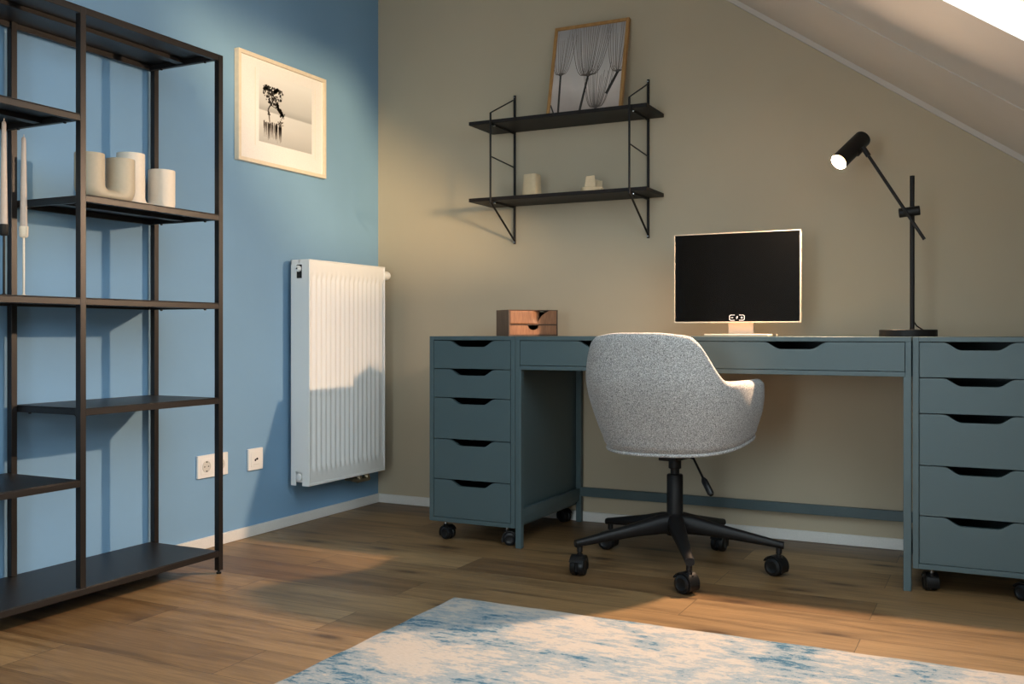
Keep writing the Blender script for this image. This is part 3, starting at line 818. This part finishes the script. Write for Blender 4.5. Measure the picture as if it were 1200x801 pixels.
bm = bmesh.new(); srect(bm, .044, .040, .043, .039, .020, cav=0); link('base', bm, M_SAND, orn, angle=50)
bm = bmesh.new(); prism(bm, [(-.033, .02), (.012, .02), (.008, .066), (-.026, .062)], -.036, -.002, lambda p, q, a: Vector((p, a, q))); link('block', bm, M_SAND, orn, bevel=.002)
bm = bmesh.new()
for i in range(5): prism(bm, [(.004+i*.0075, .02), (.0105+i*.0075, .02), (.0103+i*.0068, .058-i*.002), (.0045+i*.0068, .058-i*.002)], .004, .036, lambda p, q, a: Vector((p, a, q)))
box(bm, .004, .040, .006, .034, .02, .050); link('ribbed_block', bm, M_SAND, orn, bevel=.0008)

# ------------------------------------------------------------------ wooden box
ang = math.radians(50)
wb = empty('wooden_box', (.846, -.35, .7602), ang, 'small walnut drawer box with one curved drawer edge, standing at the left of the desk', 'box')
W_, D_, H_ = .212, .125, .1025
def wl(name, bm, mat, par=wb, **k): return link(name, bm, mat, par, **k)
# case: local x = width (0..W), y = depth (0..D), z
t_ = .005
wl('case', BX([0, t_, 0, D_, 0, H_], [W_-t_, W_, 0, D_, 0, H_], [t_, W_-t_, 0, D_, 0, t_], [t_, W_-t_, 0, D_, H_-t_*.6, H_], [t_, W_-t_, D_-.005, D_, t_, H_-t_], [t_, W_-t_, .004, D_, .042, .046]), M_BOXS, bevel=.0006)
# lower drawer with half-round grip
cxn = W_*.50; rn = .024; ztop_ = .0415
xs_ = [t_+.001]+[cxn-rn*math.cos(PI*k/20) for k in range(21)]+[W_-t_-.001]
bm = bmesh.new(); cols = []
for x in xs_:
    zz = ztop_-(.018*math.sqrt(max(0, 1-((x-cxn)/rn)**2)) if abs(x-cxn) < rn else 0)
    cols.append([bm.verts.new((x, y, z)) for y in (.0005, .010) for z in (t_+.001, zz)])
for a, b in zip(cols, cols[1:]):
    bm.faces.new((a[0], b[0], b[1], a[1])); bm.faces.new((a[2], a[3], b[3], b[2])); bm.faces.new((a[0], a[2], b[2], b[0])); bm.faces.new((a[1], b[1], b[3], a[3]))
for q in (cols[0], cols[-1]): bm.faces.new((q[0], q[1], q[3], q[2]))
wl('drawer', bm, M_BOX, smooth=False)
# upper drawer: wave-shaped front in two overlapping leaves
zt = H_-t_*.6-.0005; zb_ = .0465
cv = []
for k in range(13):
    s = k/12; cv.append((W_*(.60+.22*s**1.6), zb_+(zt-zb_)*(s**.75)))
bm = bmesh.new(); prism(bm, cv+[(W_-t_-.001, zt), (W_-t_-.001, zb_)], 0.0003, .008, lambda p, q, a: Vector((p, a, q)))
bmesh.ops.triangulate(bm, faces=[f for f in bm.faces if len(f.verts) > 4], ngon_method='EAR_CLIP')
wl('curved_front', bm, M_BOX, smooth=False)
bm = bmesh.new(); nseg = 24; top = []; rowsA = []
for i in range(nseg+1):
    x = t_+.001+(W_*.60-t_)*i/nseg
    row = []
    for j in range(9):
        s = j/8; xr = t_+.001+((W_*(.60+.10*s)) - t_-.001)*i/nseg
        dep = .0006+.030*(max(0, (i/nseg-.55)/.45)**2)*s
        row.append(bm.verts.new((xr, dep, zb_+(zt-zb_)*s)))
    rowsA.append(row)
for a, b in zip(rowsA, rowsA[1:]):
    for j in range(8): bm.faces.new((a[j], b[j], b[j+1], a[j+1]))
o = wl('swept_front', bm, M_BOX, angle=60); s_ = o.modifiers.new('s', 'SOLIDIFY'); s_.thickness = .004; s_.offset = -1

# ------------------------------------------------------------------ monitor
MX0, MX1, MZ0, MZ1, MYs = 1.4935, 1.9405, .8075, 1.1265, -.30
mon = empty('monitor', ((MX0+MX1)/2, MYs, .7602), 0, 'flat computer monitor with black screen and pale frame on the desk', 'monitor')
mo = (-(MX0+MX1)/2, -MYs, -.7602)
def ml(name, bm, mat, par=mon, **k): return link(name, bm, mat, par, loc=mo if par is mon else None, **k)
bz = .0032
ml('screen_bezel', BX([MX0, MX1, MYs, MYs+.010, MZ0, MZ0+bz*1.4], [MX0, MX1, MYs, MYs+.010, MZ1-bz, MZ1], [MX0, MX0+bz, MYs, MYs+.010, MZ0+bz*1.4, MZ1-bz], [MX1-bz, MX1, MYs, MYs+.010, MZ0+bz*1.4, MZ1-bz]), M_MON, bevel=.0006)
scn = ml('screen', BX(MX0+bz, MX1-bz, MYs+.0008, MYs+.006, MZ0+bz*1.4, MZ1-bz), M_SCR, smooth=False)
ml('back_cover', BX(MX0+.001, MX1-.001, MYs+.010, MYs+.030, MZ0+.001, MZ1-.001), M_MON, bevel=.008)
ml('stand_neck', BX(1.682, 1.772, MYs+.034, MYs+.052, .7645, .93), M_MON, bevel=.003)
ml('neck_mount', BX(1.68, 1.774, MYs+.029, MYs+.036, .88, .96), M_MON, bevel=.001)
bm = bmesh.new()
prism(bm, [(1.624, MYs-.075), (1.846, MYs-.075), (1.842, MYs+.105), (1.632, MYs+.105)], .7604, .7684, lambda p, q, a: Vector((p, q, a)))
ml('stand_base', bm, M_MON, bevel=.002)
# charging symbol on the dark screen
bm = bmesh.new(); yS0, yS1 = MYs+.0004, MYs+.0008; cxs, czs = 1.7215, .826
def seg(a, b, w=.0011):
    d = Vector((b[0]-a[0], 0, b[1]-a[1])); n = Vector((-d.z, 0, d.x)).normalized()*w/2; e = d.normalized()*w/2
    A = Vector((a[0], 0, a[1]))-e; B_ = Vector((b[0], 0, b[1]))+e
    prism(bm, [((A+n).x, (A+n).z), ((A-n).x, (A-n).z), ((B_-n).x, (B_-n).z), ((B_+n).x, (B_+n).z)], yS0, yS1, lambda p, q, aa: Vector((p, aa, q)))
for s in (-1, 1):
    q = [(cxs+s*.0085, czs+.0092), (cxs+s*.022, czs+.0092), (cxs+s*.0262, czs+.006), (cxs+s*.0262, czs-.006), (cxs+s*.022, czs-.0092), (cxs+s*.0085, czs-.0092)]
    for a, b in zip(q, q[1:]): seg(a, b, .0017)
    seg((cxs+s*.017-.003, czs), (cxs+s*.017+.003, czs), .0018)
seg((cxs+.017, czs-.0032), (cxs+.017, czs+.0032), .0018)
prism(bm, [(cxs-.003, czs-.0005), (cxs+.001, czs+.0055), (cxs+.0035, czs+.0055), (cxs+.0015, czs+.001), (cxs+.004, czs+.001), (cxs-.002, czs-.0065), (cxs-.0005, czs-.0005)], yS0, yS1, lambda p, q, a: Vector((p, a, q)))
link('battery_symbol', bm, M_ICON, scn, smooth=False)

# ------------------------------------------------------------------ desk lamp
LX, LY = 2.283, -.30
lamp = empty('desk_lamp', (LX, LY, .7602), 0, 'black metal desk lamp with tilted cylinder head, switched on, at the desk end', 'lamp')
lo_ = (-LX, -LY, -.7602)
def ll(name, bm, mat=M_BLACK, par=lamp, **k): return link(name, bm, mat, par, loc=lo_ if par is lamp else None, **k)
ll('lamp_base', LT([(.002, 0), (.088, 0), (.089, .001), (.089, .021), (.0875, .0225), (.002, .0225)], 64, c=(LX, LY, .7604)))
PX = 2.2955
ll('pole', TB([(PX, LY, .778), (PX, LY, 1.284)], .0074, 16))
JZ = 1.165
Fv = Vector((-math.sin(.4648), math.cos(.4648), 0)); Rv = Vector((math.cos(.4648), math.sin(.4648), 0)); Zv = Vector((0, 0, 1))
ll('joint', TB([(2.256, LY-.012, 1.163), (2.320, LY-.012, 1.169)], [.0155, .0155], 24), bevel=.002)
arm0 = Vector((2.334, LY-.026, 1.073)); arm1 = Vector((2.146, LY-.026, 1.385))
ll('arm', TB([arm0, arm1], .0054, 14))
ad = (arm1-arm0).normalized()
ll('arm_collar', TB([arm1-ad*.035, arm1-ad*.002], .0085, 16))
axis = Vector((-.42, -.68, -.60)).normalized()
Hf = Vector((2.074, LY-.055, 1.338))      # opening centre
HL = .150; HR = .0285
Hb = Hf-axis*HL
hb = bmesh.new()
U, V = frame_of(axis)
rings = []
for r, d in ((HR*.90, .018), (HR*.93, .0), (HR, .0), (HR, HL*.5), (HR, HL-.003), (HR*.95, HL), (.004, HL)):
    rings.append([hb.verts.new(Hf-axis*d+(U*math.cos(2*PI*k/36)+V*math.sin(2*PI*k/36))*r) for k in range(36)])
for a, b in zip(rings, rings[1:]):
    for k in range(36): hb.faces.new((a[k], a[(k+1) % 36], b[(k+1) % 36], b[k]))
hb.faces.new(rings[-1])
head = ll('lamp_head', hb)
kn = Hf-axis*(HL*.64)+Vector((0, 0, 0))
ll('knuckle', TB([arm1-ad*.004, kn-Vector((0, 0, HR*.9))+Vector((.01, 0, 0))], [.006, .008], 14))
bb = bmesh.new()
ring = [bb.verts.new(Hf-axis*.013+(U*math.cos(2*PI*k/36)+V*math.sin(2*PI*k/36))*HR*.9) for k in range(36)]
ring2 = [bb.verts.new(Hf-axis*.0158+(U*math.cos(2*PI*k/36)+V*math.sin(2*PI*k/36))*HR*.9) for k in range(36)]
for k in range(36): bb.faces.new((ring[k], ring[(k+1) % 36], ring2[(k+1) % 36], ring2[k]))
bb.faces.new(ring); bb.faces.new(ring2[::-1])
link('bulb', bb, emit('bulb_glow', (1.0, .72, .42), 3.5), head)
ll('power_cord', TB([(PX+.004, LY+.004, .81), (PX+.012, LY+.02, .795), (PX+.03, LY+.05, .781), (PX+.03, LY+.088, .779), (PX+.03, LY+.1, .764), (PX+.05, LY+.26, .763)], .0022, 10))
Ld = bpy.data.lights.new('lamp_light', 'AREA'); Ld.shape = 'DISK'; Ld.size = .048; Ld.energy = LAMP; Ld.color = (1.0, .68, .44)
lo = bpy.data.objects.new('lamp_light', Ld); COL.objects.link(lo)
lo.location = Hf-axis*.012
lo.rotation_euler = (-axis).to_track_quat('Z', 'Y').to_euler()

# ------------------------------------------------------------------ office chair
CH = (1.594, -.615); CR = math.radians(-7)
ch = empty('office_chair', (CH[0], CH[1], 0), CR, 'grey tweed tub office chair on a black five-star base at the desk', 'chair')
a_, b_, nexp = .272, .262, 2.7
def plan(phi, s=1.0, inset=0):
    c, sn = math.cos(phi), math.sin(phi)
    A, B_ = (a_-inset)*s, (b_-inset)*s
    return A*math.copysign(abs(sn)**(2/nexp), sn), -B_*math.copysign(abs(c)**(2/nexp), c)
PE = math.radians(128)
def ztop(phi):
    d = abs(math.degrees(phi))
    z = .765-.009*sm((d-8)/24)-.140*sm((d-30)/33)
    if d > 112: z -= .075*((d-112)/16)**2
    return z
ZB = .405
def ssc(z): 
    t = (z-ZB)/.20
    return .83+.17*math.sin(min(1, max(0, t))*PI/2)
def shell_pt(phi, k, K, inset=0, zoff=0):
    zt = ztop(phi)-zoff; z = ZB+(zt-ZB)*k/K
    x, y = plan(phi, ssc(z), inset)
    y += .045*(1-min(1, (z-ZB)/.22)) - .03*max(0, (z-.5)/.27)*max(0, math.cos(phi))   # back leans outwards
    return Vector((x, y, z))
def tilt(bm):
    for v in bm.verts:
        f = 1-max(0, min(1, (v.co.z-.41)/.12)); v.co.z += f*(.12*v.co.y+.02*v.co.x+.001)
    return bm
NP, NK = 56, 12
bm = bmesh.new()
TH = .042
out = [[bm.verts.new(shell_pt(-PE+2*PE*i/NP, k, NK)) for k in range(NK+1)] for i in range(NP+1)]
inn = [[bm.verts.new(shell_pt(-PE+2*PE*i/NP, k, NK, inset=TH)) for k in range(NK+1)] for i in range(NP+1)]
for i in range(NP):
    for k in range(NK):
        bm.faces.new((out[i][k], out[i+1][k], out[i+1][k+1], out[i][k+1]))
        bm.faces.new((inn[i][k], inn[i][k+1], inn[i+1][k+1], inn[i+1][k]))
def midtop(i):
    o_, n_ = out[i][NK].co, inn[i][NK].co
    return bm.verts.new((o_+n_)/2+Vector((0, 0, .012)))
mt = [midtop(i) for i in range(NP+1)]
for i in range(NP):
    bm.faces.new((out[i][NK], out[i+1][NK], mt[i+1], mt[i])); bm.faces.new((mt[i], mt[i+1], inn[i+1][NK], inn[i][NK]))
    bm.faces.new((out[i][0], inn[i][0], inn[i+1][0], out[i+1][0]))
for i, sgn in ((0, -1), (NP, 1)):
    # rounded front end of each arm
    dirf = Vector((0, .012, 0))
    mid = [bm.verts.new((out[i][k].co+inn[i][k].co)/2+dirf) for k in range(NK+1)]
    for k in range(NK):
        bm.faces.new((out[i][k], out[i][k+1], mid[k+1], mid[k])); bm.faces.new((mid[k], mid[k+1], inn[i][k+1], inn[i][k]))
    bm.faces.new((out[i][NK], mt[i], mid[NK])); bm.faces.new((mt[i], inn[i][NK], mid[NK]))
    bm.faces.new((out[i][0], mid[0], inn[i][0]))
link('seat_shell', tilt(bm), M_FAB, ch, angle=75, subsurf=1)
# seat cushion
bm = bmesh.new()
rs = []
NC = 48
def cush(s, z, fwd=1):
    r = []
    for k in range(NC):
        phi = 2*PI*k/NC; x, y = plan(phi, s*1.03); y += .045*max(0, 1-(z-ZB)/.22)
        r.append(bm.verts.new((x, y, z)))
    return r
for s, z in ((.76, .4055), (.80, .407), (.845, .43), (.865, .46), (.84, .482), (.76, .491), (.5, .494), (.1, .4945)): rs.append(cush(s, z))
for a, b in zip(rs, rs[1:]):
    for k in range(NC): bm.faces.new((a[k], a[(k+1) % NC], b[(k+1) % NC], b[k]))
bm.faces.new(rs[0][::-1]); bm.faces.new(rs[-1])
link('seat_cushion', tilt(bm), M_FAB, ch, angle=75)
# piping at the bottom seam and underside pan
pts = [(plan(2*PI*k/64, .835)[0], plan(2*PI*k/64, .835)[1]+.045, ZB+.002) for k in range(64)]
link('piping', tilt(TB(pts, .0052, 8, closed=True)), M_FAB, ch)
bm = bmesh.new(); r1 = [bm.verts.new((*plan(2*PI*k/48, .77), .4025)) for k in range(48)]; r2 = [bm.verts.new((*plan(2*PI*k/48, .72), .394)) for k in range(48)]
r0 = [bm.verts.new((*plan(2*PI*k/48, .77), .406)) for k in range(48)]
for A, B_ in ((r0, r1), (r1, r2)):
    for k in range(48): bm.faces.new((A[k], A[(k+1) % 48], B_[(k+1) % 48], B_[k]))
bm.faces.new(r2); bm.faces.new(r0[::-1])
bmesh.ops.translate(bm, verts=bm.verts, vec=(0, .045, 0))
link('seat_pan', tilt(bm), M_PLAST, ch, angle=50)
# mechanism, column, lever
bm = BX([-.085, .085, -.075, .075, .386, .3945], [-.032, .032, -.06, .06, .356, .387])
tube(bm, [(0, 0, .326), (0, 0, .358)], .021, 20)
link('tilt_mechanism', bm, M_BLACK, ch, bevel=.003)
link('gas_column', LT([(.002, .17), (.0265, .17), (.0265, .305), (.024, .308), (.0145, .309), (.0145, .345), (.002, .345)], 32), M_BLACK, ch)
lv = link('height_lever', TB([(.03, .0, .375), (.075, -.02, .365), (.125, -.05, .300)], .0038, 12), M_BLACK, ch)
link('lever_grip', TB([(.118, -.046, .309), (.124, -.0495, .301), (.152, -.066, .266), (.156, -.068, .262)], [.006, .0105, .0105, .007], 16), M_PLAST, lv)
link('base_hub', LT([(.002, .108), (.026, .108), (.034, .118), (.041, .14), (.041, .158), (.036, .172), (.028, .180), (.002, .180)], 36), M_BLACK, ch)
for i, deg in enumerate((5.4, 77.4, 149.4, 221.4, 293.4)):
    a = math.radians(deg+8); M4 = Matrix.Rotation(a, 4, 'Z'); Rr = .338
    bm = bmesh.new(); prev = None
    for r, zc_, hw_, hh_ in ((.020, .146, .028, .034), (.06, .144, .0255, .031), (.14, .132, .022, .022), (.24, .116, .0175, .0165), (.325, .102, .014, .012), (.347, .0985, .014, .0115)):
        q = []
        for k in range(12):
            t = 2*PI*k/12; c, s = math.cos(t), math.sin(t)
            q.append(bm.verts.new(M4 @ Vector((r, hw_*math.copysign(abs(c)**.7, c), zc_+hh_*math.copysign(abs(s)**.7, s)))))
        if prev:
            for k in range(12): bm.faces.new((prev[k], prev[(k+1) % 12], q[(k+1) % 12], q[k]))
        else: bm.faces.new(q[::-1])
        prev = q
    bm.faces.new(prev)
    p = M4 @ Vector((Rr-.006, 0, 0))
    tube(bm, [(p.x, p.y, .072), (p.x, p.y, .098)], .0095, 14)
    link('base_arm', bm, M_BLACK, ch, angle=50)
    twin_caster(ch, 'caster', p.x, p.y, .085, (-1.8, 0.0, -1.5, .2, -1.85)[i], R=.030, half=.0245, smat=M_BLACK)
